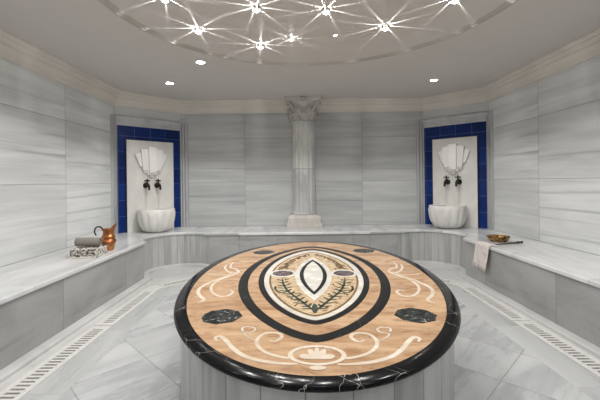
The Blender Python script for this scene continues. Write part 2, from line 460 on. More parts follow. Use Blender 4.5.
def corner_fill(i, t_prev, t_next):
    c0, c1 = Vector(inn[i]), Vector(out[i]); ep = (Vector(inn[i-1])-c0).normalized(); en = (Vector(inn[i+1])-c0).normalized()
    g = lambda c, e, t: c + e*(t - (c-c0).dot(e))
    pts = [g(c0,ep,t_prev), c0, g(c0,en,t_next), g(c1,en,t_next), c1, g(c1,ep,t_prev)]
    return MB().prism([(p.x,p.y) for p in pts], -.10, 0.002)
for i in (1, 2, 3, 4):
    struct(corner_fill(i, .05, .05).build('floor_corner', 'grate', parent=floor))

# niche frame of reference
def niche(side):
    a, b = (Vector(P[1]), Vector(P[2])) if side < 0 else (Vector(P[3]), Vector(P[4]))
    m = (a+b)/2; e = (b-a).normalized()
    return (m.x, m.y, 0), math.atan2(e.y, e.x), (b-a).length

# jambs, headers and tile fields
trim_n = 3
for side in (-1, 1):
    loc, rz, L = niche(side)
    nm = 'left' if side < 0 else 'right'
    holder = bpy.data.objects['wall_back_left' if side < 0 else 'wall_back_right']
    h = L/2
    mb = MB(); v = []
    y1 = -.012
    vv = [(-h,0,.5),(h,0,.5),(h,0,2.11),(-h,0,2.11),(-h,y1,.5),(h,y1,.5),(h,y1,2.11),(-h,y1,2.11)]
    mb.add(vv, [(0,1,2,3),(7,6,5,4),(4,5,1,0),(5,6,2,1),(6,7,3,2),(7,4,0,3)], [(x+h, z) for x,y,z in vv])
    o = mb.build('tile_panel', 'tile'); o.location = loc; o.rotation_euler = (0,0,rz); o.name = 'trim_%d' % (20 + (side > 0)); struct(o, 'dark blue glazed tile field in the %s rear corner' % nm)
    # header moulding
    mb = MB(); pr = [(0,2.11),(.018,2.11),(.018,2.15),(.03,2.155),(.03,2.19),(.042,2.195),(.048,2.215),(.048,2.24),(.02,2.25),(.012,2.27),(0,2.27)]
    mb.grid([[(-h,-d,z),(h,-d,z)] for d, z in pr]); 
    mb.add([(-h,-d,z) for d,z in pr], [tuple(range(len(pr)))]); mb.add([(h,-d,z) for d,z in pr], [tuple(range(len(pr)))])
    o = struct(mb.build('trim_%d' % trim_n, 'jamb', smooth=25), 'grey marble header moulding over the %s blue tiles' % nm); trim_n += 1
    o.location = loc; o.rotation_euler = (0,0,rz)
    # jamb mouldings on the neighbouring walls, beside the corners
    for corner, other in (((P[1], P[0]), (P[2], P[3])) if side < 0 else ((P[3], P[2]), (P[4], P[5]))):
        a = Vector(corner); e = (Vector(other)-a).normalized(); n = Vector((e.y, -e.x))
        cen = Vector((0, 3.0)); 
        if (cen-a).dot(n) < 0: n = -n
        pr = [(0,.0),(0,.036),(.024,.040),(.026,.012),(.044,.012),(.047,.042),(.070,.042),(.073,.010),(.090,.010),(.094,.034),(.120,.034),(.124,0)]
        mb = MB(); rows = []
        for t, d in pr:
            q = a + e*t + n*d; rows.append([(q.x,q.y,.5),(q.x,q.y,2.24)])
        mb.grid(rows); mb.add([r[0] for r in rows], [tuple(range(len(rows)))]); mb.add([r[1] for r in rows], [tuple(range(len(rows)))])
        struct(mb.build('trim_%d' % trim_n, 'jamb', smooth=20), 'grey marble jamb moulding beside the %s blue tiles' % nm); trim_n += 1

# ------------------------------------------------------------------ marble bench
bench = thing('bench', 'continuous white and grey marble bench running along the side and rear walls', 'bench')
poly = offs(P, .003, True)
def bench_top():
    mb = MB(); L0 = offs(path, -.022); n = len(path)
    lev = [(L0,.464),(path,.464),(path,.489),(offs(path,-.004),.496),(offs(path,-.011),.5)]
    mb.grid([[(x,y,z) for x,y in l] for l, z in lev])
    top = lev[-1][0]
    back = list(reversed(poly))
    mb.add([(x,y,.5) for x,y in top] + [(x,y,.5) for x,y in back], [tuple(range(n+len(back)))])
    mb.add([(x,y,.464) for x,y in L0] + [(x,y,.464) for x,y in back], [tuple(range(n+len(back)-1,-1,-1))])
    o = mb.build('bench_top', 'bench_top', bench, fix=True)
    bm = bmesh.new(); bm.from_mesh(o.data)
    bmesh.ops.remove_doubles(bm, verts=bm.verts[:], dist=1e-5)
    bmesh.ops.triangulate(bm, faces=[f for f in bm.faces if len(f.verts) > 4]); bmesh.ops.recalc_face_normals(bm, faces=bm.faces[:])
    bm.to_mesh(o.data); bm.free(); return o
bench_top()
face = offs(path, -.022); facei = offs(path, -.10)
def front(i0, i1, name, mat, u0=0.0, rev=False):
    f = face[i0:i1+1]; g = facei[i0:i1+1]; s = arclen(f)
    if rev: s = [s[-1]-x for x in s]
    mb = MB()
    ring = [(f, 0.0), (f, .464), (g, .464), (g, 0.0), (f, 0.0)]
    mb.grid([[(x,y,z) for x,y in l] for l, z in ring], uv=[[(u0+t, z) for t in s] for l, z in ring])
    for k in (0, -1):
        mb.add([(f[k][0],f[k][1],0),(f[k][0],f[k][1],.464),(g[k][0],g[k][1],.464),(g[k][0],g[k][1],0)], [(0,1,2,3)])
    return mb.build(name, mat, bench, smooth=35)
na = len(arcL)
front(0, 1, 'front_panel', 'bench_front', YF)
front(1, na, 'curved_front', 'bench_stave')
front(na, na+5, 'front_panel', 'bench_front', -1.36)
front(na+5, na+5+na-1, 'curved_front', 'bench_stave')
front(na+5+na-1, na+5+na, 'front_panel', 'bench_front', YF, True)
# low plinth along the foot
pa, pb = face, offs(path, .065)
mb = MB()
mb.grid([[(x,y,z) for x,y in l] for l, z in ((pa,0.0),(pa,.03),(offs(path,.058),.03),(pb,.024),(pb,0.0))])
mb.build('plinth', 'plinth', bench, smooth=30)

# ------------------------------------------------------------------ drain grates
def grate(a, b, label, w=.17, gap=.041):
    a, b = Vector(a), Vector(b); L = (b-a).length; e = (b-a).normalized()
    mb = MB(); z0, z1 = -.03, .004; h = w/2 - .002
    mb.box(0, -h, z0, L, -.045, z1); mb.box(0, .045, z0, L, h, z1)
    n = int((L-.08)/gap); m = (L - n*gap)/2
    mb.box(0, -.045, z0, m, .045, z1); mb.box(L-m, -.045, z0, L, .045, z1)
    for k in range(n):
        x = m + k*gap
        mb.box(x+.020, -.045, z0, x+gap, .045, z1) if k < n-1 else mb.box(x+.020, -.045, z0, L-m, .045, z1)
    o = mb.build('drain_grate', 'grate'); o.location = (a.x, a.y, 0); o.rotation_euler = (0,0,math.atan2(e.y,e.x))
    return tag(o, label, 'drain grate', 'slotted marble drain grates')
cx = 1.825
grate((-cx, 1.95), (-cx, 3.095), 'pale slotted drain grate along the left bench, the nearer long one')
grate((-cx, 3.105), (-cx, 4.117), 'pale slotted drain grate along the left bench, farther one ending by the curved recess')
grate((cx, 1.95), (cx, 3.095), 'pale slotted drain grate along the right bench, the nearer long one')
grate((cx, 3.105), (cx, 4.117), 'pale slotted drain grate along the right bench, farther one below the hanging towel')
mids = offs(inn, -.085)
def between(i):
    c0, c1 = Vector(inn[i]), Vector(inn[i+1]); e = (c1-c0).normalized(); n = Vector((-e.y, e.x))*.085
    return c0 + e*.053 + n, c1 - e*.053 + n
grate(*between(1), 'slotted drain grate set diagonally in front of the left curved recess')
grate(*between(3), 'slotted drain grate set diagonally in front of the right curved recess')
a, b = between(2); m_ = (a+b)/2
grate(a, m_ - Vector((.005,0)), 'slotted drain grate along the rear bench behind the platform, left half')
grate(m_ + Vector((.005,0)), b, 'slotted drain grate along the rear bench behind the platform, right half')
for nm, a, b in (('left', (-cx, YF), (-cx, 1.94)), ('right', (cx, YF), (cx, 1.94))):
    grate(a, b, 'pale slotted drain grate along the %s bench, nearest the camera' % nm)

# ------------------------------------------------------------------ navel stone platform
TZ = .54; PX = -.008; RT = .025; RW = .070
PL = thing('heated_platform', 'large oval stone platform with black rim and inlaid eye-shaped medallion', 'platform', (PX, 2.68, 0), -.036)
PA, PB = .905, 1.475
ell = lambda a, b, n=160: [(a*math.cos(2*PI*k/n), b*math.sin(2*PI*k/n)) for k in range(n)]
def ellrow(inset, z, n=160): return [(x, y, z) for x, y in ell(PA-inset, PB-inset, n)]
# drum
n = 160; mb = MB(); base = ell(PA-.035, PB-.035, n); base.append(base[0]); s = arclen(base)
mb.grid([[(x,y,z) for x,y in base] for z in (0, TZ-RT)], uv=[[(t,z) for t in s] for z in (0, TZ-RT)])
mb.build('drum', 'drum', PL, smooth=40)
mb = MB()
bull = [(.09,TZ-RT),(.010,TZ-RT),(.003,TZ-RT+.004),(0,TZ-RT+.012),(0,TZ-.012),(.003,TZ-.004),(.010,TZ),(RW,TZ),(RW,TZ-RT)]
mb.grid([ellrow(i, z) for i, z in bull], close=True)
mb.build('rim', 'rim', PL, smooth=50)
mb = MB(); mb.prism(ell(PA-RW-.0002, PB-RW-.0002), TZ-RT, TZ)
mb.build('table_field', 'onyx', PL)

RZm = Matrix.Rotation(.036, 3, 'Z')
def inv(px, py):
    dy = py - (184.9 - .0115*px); H = EYE.z - TZ
    w = Vector(((px-296)*H/dy + EYE.x - PX, F*H/dy - 2.68, 0))
    w = RZm @ w
    return (w.x, w.y)
def lens(hw, hl, k=1.0, cy=0.0, n=96):
    """pointed oval; k=1 two arcs, k=0 an ellipse"""
    R = (hw*hw+hl*hl)/(2*hw) if hl > hw else hl; pts = []
    for i in range(n):
        t = 2*PI*i/n; y = hl*math.sin(t)
        v = math.sqrt(max(0, R*R-y*y)) - (R-hw); e = hw*abs(math.cos(t))
        w = max(0, v) if k >= 1 else hw*max(0, 1-math.sin(t)**2)**.68
        pts.append((w if math.cos(t) >= 0 else -w, y+cy))
    return pts
lay = [0]
def inlay_z(): lay[0] += 1; return TZ + .00006*lay[0]
def ringpart(name, o_, i_, mat, label=None):
    z = inlay_z(); mb = MB().ring(o_, i_, TZ-.002, z); ob = mb.build(name, mat, PL)
    if label: ob['label'] = label
    return ob
def fillpart(name, poly, mat, label=None):
    z = inlay_z(); mb = MB().prism(poly, TZ-.002, z); ob = mb.build(name, mat, PL)
    if label: ob['label'] = label
    return ob
ringpart('outer_band', lens(.535,1.14,.58), lens(.470,1.065,.58), 'band', 'black outer lens band')
ringpart('inner_band', lens(.402,.975,.55,.025), lens(.362,.912,.55,.018), 'band', 'black inner lens band')
ringpart('pale_band', lens(.360,.908,.55,.018), lens(.326,.838,.5,-.01), 'white_inlay', 'white lens band')
floral = fillpart('floral_field', lens(.326,.838,.5,-.01), 'floral', 'sand coloured field with dark leafy tendrils')
# dark fillets edging the floral field
ringpart('floral_edge', lens(.322,.832,.5,-.01), lens(.310,.812,.5,-.01), 'umber', 'broken dark line edging the floral field')

def ribbon(mb, pts, w, z, sub=7, taper=(.35,.35)):
    c = catmull(pts, sub); n = len(c); L = []; Rr = []
    for i, p in enumerate(c):
        t = (c[min(i+1,n-1)] - c[max(i-1,0)])
        if t.length < 1e-9: continue
        t.normalize(); q = Vector((-t.y, t.x, 0)); f = i/(n-1)
        ww = w/2*min(1, taper[0] + f*5*(1-taper[0]), taper[1] + (1-f)*5*(1-taper[1]))
        L.append(p+q*ww); Rr.append(p-q*ww)
    rows = [[(p.x,p.y,TZ-.001) for p in L], [(p.x,p.y,z) for p in L], [(p.x,p.y,z) for p in Rr], [(p.x,p.y,TZ-.001) for p in Rr]]
    mb.grid(rows)
def leaf(mb, x, y, ang, l, w, z):
    pts = []
    for i in range(12):
        t = 2*PI*i/12; u = l*(.5+.5*math.cos(t)); v = w/2*math.sin(t)*(1.0 if abs(math.cos(t)) < .95 else .3)
        pts.append((x + u*math.cos(ang) - v*math.sin(ang), y + u*math.sin(ang) + v*math.cos(ang)))
    mb.prism(pts, TZ-.001, z)
# tendrils
z = inlay_z(); g = MB(); um = MB(); rnd = random.Random(3)
def inside(x, y, m=.02):
    yy = y+.01
    if abs(yy) > .80: return False
    hw, hl = .326-.03, .80; Rv = (hw*hw+hl*hl)/(2*hw)
    w = .5*(math.sqrt(max(0,Rv*Rv-yy*yy))-(Rv-hw)) + .5*hw*math.sqrt(max(0,1-(yy/hl)**2))
    if abs(x) > w - m*.3: return False
    hw2, hl2 = .16, .62; 
    if abs(y) < hl2:
        R2 = (hw2*hw2+hl2*hl2)/(2*hw2)
        if abs(x) < math.sqrt(max(0,R2*R2-y*y))-(R2-hw2) + m*.4: return False
    if math.hypot(abs(x)-.233, y-.02) < .115: return False
    return True
for sx in (-1, 1):
    stem = [(0.0,-.77),(sx*.035,-.70),(sx*.10,-.56),(sx*.165,-.42),(sx*.205,-.27),(sx*.225,-.13)]
    ribbon(g, stem, .018, z)
    c = catmull(stem, 5)
    for i in range(3, len(c)-1, 2):
        t = (c[i+1]-c[i-1]); a = math.atan2(t.y, t.x)
        for s_ in (-1, 1):
            l = rnd.uniform(.045,.07); aa = a + s_*rnd.uniform(.7,1.1)
            if inside(c[i].x+math.cos(aa)*l*.8, c[i].y+math.sin(aa)*l*.8): leaf(g, c[i].x, c[i].y, aa, l, .016, z)
    br = [(sx*.165,-.42),(sx*.21,-.45),(sx*.25,-.38),(sx*.255,-.30)]
    ribbon(g, br, .016, z, taper=(1.0, .35))
    stem = [(sx*.02,.75),(sx*.09,.66),(sx*.165,.52),(sx*.21,.38),(sx*.235,.24),(sx*.24,.15)]
    ribbon(um, stem, .014, z)
    c = catmull(stem, 6)
    for i in range(2, len(c)-1):
        t = (c[i+1]-c[i-1]); a = math.atan2(t.y, t.x)
        for s_ in (-1, 1):
            l = rnd.uniform(.045,.07); aa = a + s_*rnd.uniform(.6,1.2)
            if inside(c[i].x+math.cos(aa)*l*.8, c[i].y+math.sin(aa)*l*.8): leaf(um, c[i].x, c[i].y, aa, l, .016, z)
for k in range(420):
    x, y = rnd.uniform(-.31,.31), rnd.uniform(-.8,.8); a = rnd.uniform(0,2*PI); l = rnd.uniform(.025,.05)
    if inside(x,y,.0) and inside(x+l*math.cos(a), y+l*math.sin(a),.0) and rnd.random() < .6: leaf(um, x, y, a, l, .013, z)
leaf(g, 0, -.80, PI/2, .15, .034, z+.0001)
bm = bmesh.new(); bm.from_mesh(floral.data)
for mi, src in ((1, um), (2, g)):          # the tendrils are inlaid in the field's own face
    ob = src.build('tendril', 'green'); me = ob.data; k = len(bm.faces); bm.from_mesh(me); bm.faces.ensure_lookup_table()
    for f_ in bm.faces[k:]: f_.material_index = mi
    bpy.data.objects.remove(ob); bpy.data.meshes.remove(me)
bm.to_mesh(floral.data); bm.free()
floral.data.materials.append(M['umber']); floral.data.materials.append(M['green'])
lay[0] += 2
fillpart('eye_border', lens(.136,.594,1), 'white_inlay', 'white border of the central eye')
fillpart('eye_outline', lens(.102,.492,1), 'band', 'black outline of the central eye')
fillpart('eye_center', lens(.072,.428,1), 'white_inlay', 'white pointed oval at the centre')
for sx in (-1, 1):
    c = lambda r, n=32: [(sx*.231+r*math.cos(2*PI*k/n), .02+1.04*r*math.sin(2*PI*k/n)) for k in range(n)]
    fillpart('disc_border', c(.102), 'white_inlay', 'white ring around a plum disc')
    fillpart('plum_disc', c(.078), 'oval', 'mottled plum disc')
for px, py in ((220,316.3),(414,315.2),(263,252.3),(363,250.8)):
    x, y = inv(px, py); r = .106
    pts = [(x + r*math.cos(PI/4*k)*(1.0 if k % 4 else 1.04), y + r*math.sin(PI/4*k)) for k in range(8)]
    fillpart('octagon_inlay', pts, 'octagon', 'dark speckled octagon')
# white scrolls, traced on the left half and mirrored
def scroll(pxs, w, taper=(.4,.4), name='scroll_inlay', swap=False):
    pts = [inv(*p) for p in pxs]
    for sx in (1, -1):
        z = inlay_z(); mb = MB(); ribbon(mb, [(sx*x, y) for x, y in pts], w*.72, z, taper=taper)
        mb.build(name, 'scroll', PL)
scroll([(267,340.3),(272.5,341.4),(277.5,339.5),(280,336.5),(277.5,333.8),(270.5,332.8),(261.5,334.2),(255.5,339.5),(255.5,345.5),(262,351.5),(272,355.5),(283,357.8),(292,358)], .024, (.5,.8))
scroll([(215,341),(213.5,338),(218,336.5),(223.5,340),(230.5,348),(241,355.5),(254.5,360),(268,362.5),(283,364),(296,364.2)], .030, (.4,.4))
scroll([(239.5,331.5),(244,333),(250.5,332),(253.5,329.5),(251,327.5),(244.5,327.2),(240.5,329),(244,336),(254,341)], .014, (.6,.3))
scroll([(196,303),(200,302),(202.5,299.5),(199,296.5),(196.8,292.5),(198.5,288.5),(204,285),(213.5,280.5),(225.5,276.7),(233,274.5),(237.5,271.8),(234.5,269),(229.5,267.7),(230.5,264.5),(232.5,262.5)], .032, (.5,.3))
scroll([(224,291.5),(228.5,290.2),(231.5,292.5),(226,296),(217.5,296.2),(211.5,293),(209.8,288.5),(212.5,283.8),(219.5,279.5),(228.5,276.6)], .026, (.4,.5))
scroll([(236.5,273),(230.5,273),(226.5,271.3),(224,268.2),(225.5,264.7)], .026, (.7,.3))
scroll([(205,273.5),(214,275.2),(225,275),(234,272.5)], .018, (.3,.6))
# front cartouche
cx0, cy0 = 0.0, -1.252
el = lambda a, b, n=48: [(cx0+a*math.cos(2*PI*k/n), cy0+b*math.sin(2*PI*k/n)) for k in range(n)]
ringpart('cartouche_ring', el(.118,.082), el(.098,.066), 'scroll', 'pale oval ring at the front')
z = inlay_z(); mb = MB()
mb.prism([(cx0 + (.082-.03*abs(math.sin(t)))*(.62+.38*abs(math.cos(5*(t-PI/2))))*math.cos(t), cy0-.034 + .098*(.62+.38*abs(math.cos(5*(t-PI/2))))*math.sin(t)) for t in [PI*k/60 for k in range(61)]], TZ-.001, z)
mb.build('lotus_inlay', 'scroll', PL)['label'] = 'white lotus inside the oval ring'
fillpart('drop_inlay', [(.032*math.cos(2*PI*k/24), -1.352+.016*math.sin(2*PI*k/24)) for k in range(24)], 'scroll', 'small pale drop below the oval ring')

# ------------------------------------------------------------------ column
cut = ((0,0,0),(0,0,0))
CO = thing('column', 'grey marble half column with carved leaf capital standing on the rear bench', 'column', (0, 5.94, 0))
CUT = ((0, .028, 0), (0, 1, 0))
mb = MB(); mb.prism([(-.285,-.285),(.285,-.285),(.285,.285),(-.285,.285)], .5, .575)
mb.prism([(-.265,-.265),(.265,-.265),(.265,.265),(-.265,.265)], .575, .61)
sq = lambda h: [(-h,-h),(h,-h),(h,h),(-h,h)]
mb.grid([[(x,y,z_) for x,y in sq(h)] for h, z_ in ((.262,.61),(.262,.655),(.25,.68),(.232,.695),(.228,.70),(.0,.70))], close=True)
mb.build('pedestal', 'pedestal', CO, cut=CUT, bevel=.004)
rib = lambda a, h: 1 - .075*(max(0, math.sin(a*11)))**.7
mb = MB(); mb.lathe([(.20,.70),(.205,.715),(.198,.728),(.19,.735)], 72, cap=True); mb.lathe([(.186,.735),(.185,1.448)], 144, rib=rib)
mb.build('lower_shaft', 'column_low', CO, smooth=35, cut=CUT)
mb = MB(); mb.lathe([(.185,1.452),(.182,2.20)], 144, rib=rib); mb.lathe([(.182,2.20),(.196,2.205),(.20,2.216),(.196,2.228),(.186,2.232)], 72)
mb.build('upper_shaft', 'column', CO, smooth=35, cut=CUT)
cap = MB()
cap.lathe([(.185,2.232),(.19,2.30),(.20,2.38),(.225,2.46),(.262,2.52),(.27,2.535)], 64)
def acanthus(mb, ang, r0, z0, hgt, wid, curl):
    rows = []; N_ = 9
    for i in range(N_):
        t = i/(N_-1)
        r = r0 + .012 + curl*max(0, t-.45)**1.6*2.2; z_ = z0 + hgt*(t if t < .85 else .85 - (t-.85)*.9)
        w = wid*(.75+.5*math.sin(PI*min(1, t*1.05)))*(1-.55*t*t); row = []
        for j in range(-4, 5):
            s_ = j/4; lob = 1 + .10*math.cos(t*22)*abs(s_)
            a = ang + s_*w*lob/2/r
            rr = r + .012*math.cos(s_*PI*1.0) + (.010 if j == 0 else 0) - .006*(j % 2)
            row.append((rr*math.cos(a), rr*math.sin(a), z_ + .012*(1-abs(s_))))
        rows.append(row)
    back = [[(p[0]*.93, p[1]*.93, p[2]-.004) for p in r] for r in rows]
    mb.grid(rows); mb.grid(back)
    ed = [rows[i][0] for i in range(N_)] + list(rows[-1]) + [rows[i][-1] for i in range(N_-1,-1,-1)]
    eb = [back[i][0] for i in range(N_)] + list(back[-1]) + [back[i][-1] for i in range(N_-1,-1,-1)]
    mb.grid([ed, eb])
leaves1, leaves2 = MB(), MB()
for k in range(8):
    acanthus(leaves1, -PI/2 + PI/4*k, .19, 2.235, .15, .15, .055)
    acanthus(leaves2, -PI/2 + PI/8 + PI/4*k, .196, 2.27, .19, .14, .075)
capo = cap.build('capital', 'capital', CO, smooth=40, cut=CUT)
leaves1.build('leaf_row', 'capital', capo, smooth=50, cut=CUT)
leaves2.build('leaf_row', 'capital', capo, smooth=50, cut=CUT)
vol = MB()
for sx in (-1, 1):
    a = -PI/2 + sx*PI/4; d = Vector((math.cos(a), math.sin(a)))
    pts = []
    for i in range(30):
        t = i/29
        if t < .45: q = t/.45; r = .20 + .15*q; z_ = 2.36 + .165*q**.7
        else:
            q = (t-.45)/.55; th = PI/2 - q*3.3*PI/1.5; rr = .045*(1-.8*q); r = .345 + rr*math.cos(th); z_ = 2.48 + rr*math.sin(th)
        pts.append((d.x*r, d.y*r, z_))
    vol.tube(pts, [.020]*15 + [.016]*15, 8)
    for k, rad in ((.055,.018),(-.055,.018)):
        pts = [(sx*(.02+.10*t) , -.21-.03*math.sin(t*PI) , 2.40+.09*t) for t in [i/8 for i in range(9)]]
    vol.tube(pts, .013, 8)
vol.build('volute', 'capital', capo, smooth=50, cut=CUT)
mb = MB(); ab = []
for k in range(4):
    for t in [i/10 for i in range(10)]:
        a0 = -PI/4 + PI/2*k; x0, y0 = math.cos(a0)*.405, math.sin(a0)*.405; a1 = a0+PI/2; x1, y1 = math.cos(a1)*.405, math.sin(a1)*.405
        bow = 1 - .085*math.sin(PI*t); ab.append(((x0+(x1-x0)*t)*bow, (y0+(y1-y0)*t)*bow))
sc_ = lambda f: [(x*f, y*f) for x, y in ab]
mb.grid([[(x,y,z_) for x,y in sc_(f)] for f, z_ in ((0,2.535),(.94,2.535),(.96,2.553),(1.0,2.558),(1.03,2.585),(1.03,2.598),(0,2.598))], close=True)
mb.build('abacus', 'capital', CO, smooth=30, cut=CUT)
mb = MB(); mb.lathe([(.0,-.02),(.03,-.015),(.042,0),(.03,.02),(.0,.03)], 14, cap=False)
fl = mb.build('fleuron', 'capital', capo, smooth=50); fl.location = (0,-.285,2.565)

# ------------------------------------------------------------------ fountains
def make_panel(label, hw=.366):
    kx2 = .6 + .4*hw/.366; q_ = hw+.010
    t = thing('fountain_panel', label, 'fountain panel', group=None)
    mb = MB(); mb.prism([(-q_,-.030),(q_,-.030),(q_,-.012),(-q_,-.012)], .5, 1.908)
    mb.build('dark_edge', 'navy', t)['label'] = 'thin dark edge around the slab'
    mb = MB(); mb.prism([(-hw,-.042),(hw,-.042),(hw,-.030),(-hw,-.030)], .5, 1.898)
    mb.build('slab', 'slab', t, bevel=.002)
    # stepped fan relief of wedge blades
    sh = bpy.data.objects.new('shell_relief', None)
    def blade(x_top0, x_top1, x_bot0, x_bot1, zt, zb, d, sk=0.0):
        mb = MB(); y0, y1 = -.042, -.042-d
        q = [(x_bot0,zb+sk*0),(x_bot1,zb),(x_top1,zt - max(0,sk)),(x_top0,zt + min(0,sk))]
        v = [(x,y0,z_) for x,z_ in q] + [(x,y1,z_) for x,z_ in q]
        mb.add(v, [(0,1,2,3),(7,6,5,4),(0,4,5,1),(1,5,6,2),(2,6,7,3),(3,7,4,0)])
        return mb
    cen = blade(-.062*kx2,.062*kx2,-.052*kx2,.052*kx2,1.797,1.40,.075).build('shell_relief', 'shell', t, bevel=.004)
    for sx in (-1, 1):
        def sym(a, b, c, d_, *r, sk=0.0):
            a, b, c, d_ = (v*kx2 for v in (a, b, c, d_))
            if sx > 0: return blade(a, b, c, d_, *r, sk=sk)
            return blade(-b, -a, -d_, -c, *r, sk=-sk)
        sym(.062,.172,.056,.140,1.772,1.435,.052, sk=.015).build('shell_blade', 'shell', cen, bevel=.004)
        sym(.172,.256,.140,.178,1.715,1.500,.030, sk=.03).build('shell_blade', 'shell', cen, bevel=.004)
        sym(.052,.132,.052,.126,1.434,1.402,.034).build('shell_step', 'shell', cen, bevel=.003)
    blade(-.075,.075,-.070,.070,1.399,1.368,.05).build('shell_step', 'shell', cen, bevel=.003)
    blade(-.026,.026,-.024,.024,1.367,1.335,.034).build('shell_step', 'shell', cen, bevel=.003)
    bpy.data.objects.remove(sh)
    return t
def make_basin(label):
    t = thing('wash_basin', label, 'basin', group=None)
    rb = lambda a, h: 1 + (.075*abs(math.sin(a*6.5+.4))**.8 - .05)*min(1, max(0, (.312-h)/.03))
    o_ = [(.12,0),(.165,.012),(.205,.045),(.238,.10),(.258,.16),(.268,.23),(.272,.285),(.270,.312),(.268,.318),(.268,.338),(.262,.346),(.228,.346),(.222,.338)]
    mb = MB(); mb.lathe(o_, 112, rib=rb, cap=False)
    i_ = [(.222,.338),(.215,.26),(.19,.17),(.14,.10),(.07,.07),(.0,.065)]
    mb.lathe(i_, 112, cap=False); mb.lathe([(0,0),(.12,0)], 112, cap=False)
    bo = mb.build('bowl', 'basin', t, smooth=40, cut=((0,.197,0),(0,1,0)))
    mb = MB(); mb.lathe([(.0,.0),(.02,.0),(.022,.004),(.012,.006),(0,.006)], 16, z=.066, cap=False)
    mb.build('drain_plug', 'bronze', bo, smooth=40)
    return t
def make_tap(label):
    t = thing('water_tap', label, 'tap', group=None)
    # wall plate, body and spout : axis towards -y
    mb = MB(); mb.lathe([(.034,0),(.036,.006),(.028,.014),(.018,.018)], 24)
    e = mb.build('wall_plate', 'bronze', t, smooth=40); e.rotation_euler = (PI/2,0,0)
    mb = MB(); mb.tube([(0,-.008,0),(0,-.04,0),(0,-.075,0)], [.016,.015,.020], 14)
    mb.lathe([(.0,-.028),(.020,-.024),(.027,-.008),(.027,.010),(.020,.026),(.012,.034),(.012,.045),(.0,.046)], 20, 0, -.062, 0, cap=False)
    mb.build('body', 'bronze', t, smooth=50)
    mb = MB(); mb.tube(catmull([(0,-.075,0),(0,-.105,.006),(0,-.130,-.008),(0,-.140,-.038),(0,-.140,-.058)], 5), [.017]*8+[.014]*9+[.0135]*3+[.018], 14)
    mb.build('spout', 'bronze', t, smooth=50)
    mb = MB(); mb.tube([(0,-.062,.04),(0,-.062,.062)], .009, 10)
    for a in range(4):
        an = a*PI/2 + .3
        mb.tube([(0,-.062,.060),(.018*math.cos(an),-.062+.018*math.sin(an),.062),(.036*math.cos(an),-.062+.036*math.sin(an),.060)], [.007,.006,.010], 8)
    mb.lathe([(.0,.056),(.016,.058),(.018,.066),(.010,.074),(.006,.086),(0,.092)], 14, 0, -.062, 0, cap=False)
    mb.build('cross_handle', 'bronze', t, smooth=50)
    return t
protos = None
for side in (-1, 1):
    loc, rz, L = niche(side); Rm = Matrix.Rotation(rz, 3, 'Z'); nm = 'left' if side < 0 else 'right'
    W = lambda x, y, z_: Vector(loc) + Rm @ Vector((x, y, z_))
    lp = 'white marble wall slab with stepped fan relief on the %s blue tiles' % nm
    lb = 'white ribbed marble wash basin on the bench before the %s fountain slab' % nm
    lt = ['dark bronze wall tap above the %s basin, the one on its %s' % (nm, q) for q in ('left', 'right')]
    if side < 0:
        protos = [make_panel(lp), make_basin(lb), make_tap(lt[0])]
        for q, l in zip(protos, (W(0,0,0), W(-.01,-.24,.5), W(-.092,-.042,1.205))): q.location = l; q.rotation_euler = (0,0,rz)
        protos[0]['group'] = 'fountain panels'; protos[1]['group'] = 'wash basins'; protos[2]['group'] = 'bronze taps'; protos[2].scale = (1.15, 1, 1.2)
        dup(protos[2], W(.082,-.042,1.205), rz, lt[1], 'bronze taps')
    else:
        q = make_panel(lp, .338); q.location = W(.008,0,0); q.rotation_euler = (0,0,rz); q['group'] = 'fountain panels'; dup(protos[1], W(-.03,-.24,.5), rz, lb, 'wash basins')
        for x, l in zip((-.09,.085), lt): dup(protos[2], W(x,-.042,1.205), rz, l, 'bronze taps')

# ------------------------------------------------------------------ things on the left bench
J = thing('copper_jug', 'hammered copper jug with curved black handle on the left bench beside the towels', 'jug', (-2.235, 3.97, .5), .15)
prof_ = [(.050,0),(.056,.004),(.064,.04),(.071,.078),(.074,.084),(.080,.090),(.081,.104),(.074,.116),(.066,.128),(.071,.138),(.071,.150),(.060,.168),(.054,.190),(.055,.215),(.060,.236)]
def jug_body():
    mb = MB(); seg = 40; rows = []
    for r, h in prof_:
        k = max(0, (h-.17)/.066)
        row = []
        for i in range(seg):
            a = 2*PI*i/seg; s_ = max(0, math.cos(a))**3
            rr = r*(1+.55*s_*k**1.5); row.append((rr*math.cos(a), rr*math.sin(a), h + .062*s_*k**2))
        rows.append(row)
    ins = [[(p[0]*.93, p[1]*.93, p[2]-(0 if i == 0 else .0)) for p in r] for i, r in enumerate(reversed(rows))]
    ins = [r for r in ins[:-1]] + [[(p[0]*.9, p[1]*.9, .01) for p in rows[0]], [(0,0,.01)]*seg]
    mb.grid([[(0,0,0)]*seg] + rows + ins, close=True)
    o = mb.build('body', 'copper', J, smooth=50)
    return o
jb = jug_body()
mb = MB(); mb.lathe([(.0812,.086),(.084,.092),(.084,.100),(.0812,.106)], 40, cap=False); mb.build('belly_band', 'copper', jb, smooth=40)
mb = MB(); mb.tube(catmull([(-.052,0,.225),(-.075,0,.252),(-.105,0,.262),(-.132,0,.246),(-.143,0,.215),(-.137,0,.182),(-.126,0,.168)], 5), .0075, 10)
mb.build('handle', 'handle', J, smooth=60)['label'] = 'curved black handle'
for x, z_ in ((-.056,.222),):
    mb = MB(); mb.lathe([(0,-.01),(.012,-.008),(.014,0),(.012,.008),(0,.01)], 12, x, 0, z_, cap=False); mb.build('handle_rivet', 'handle', J, smooth=50)

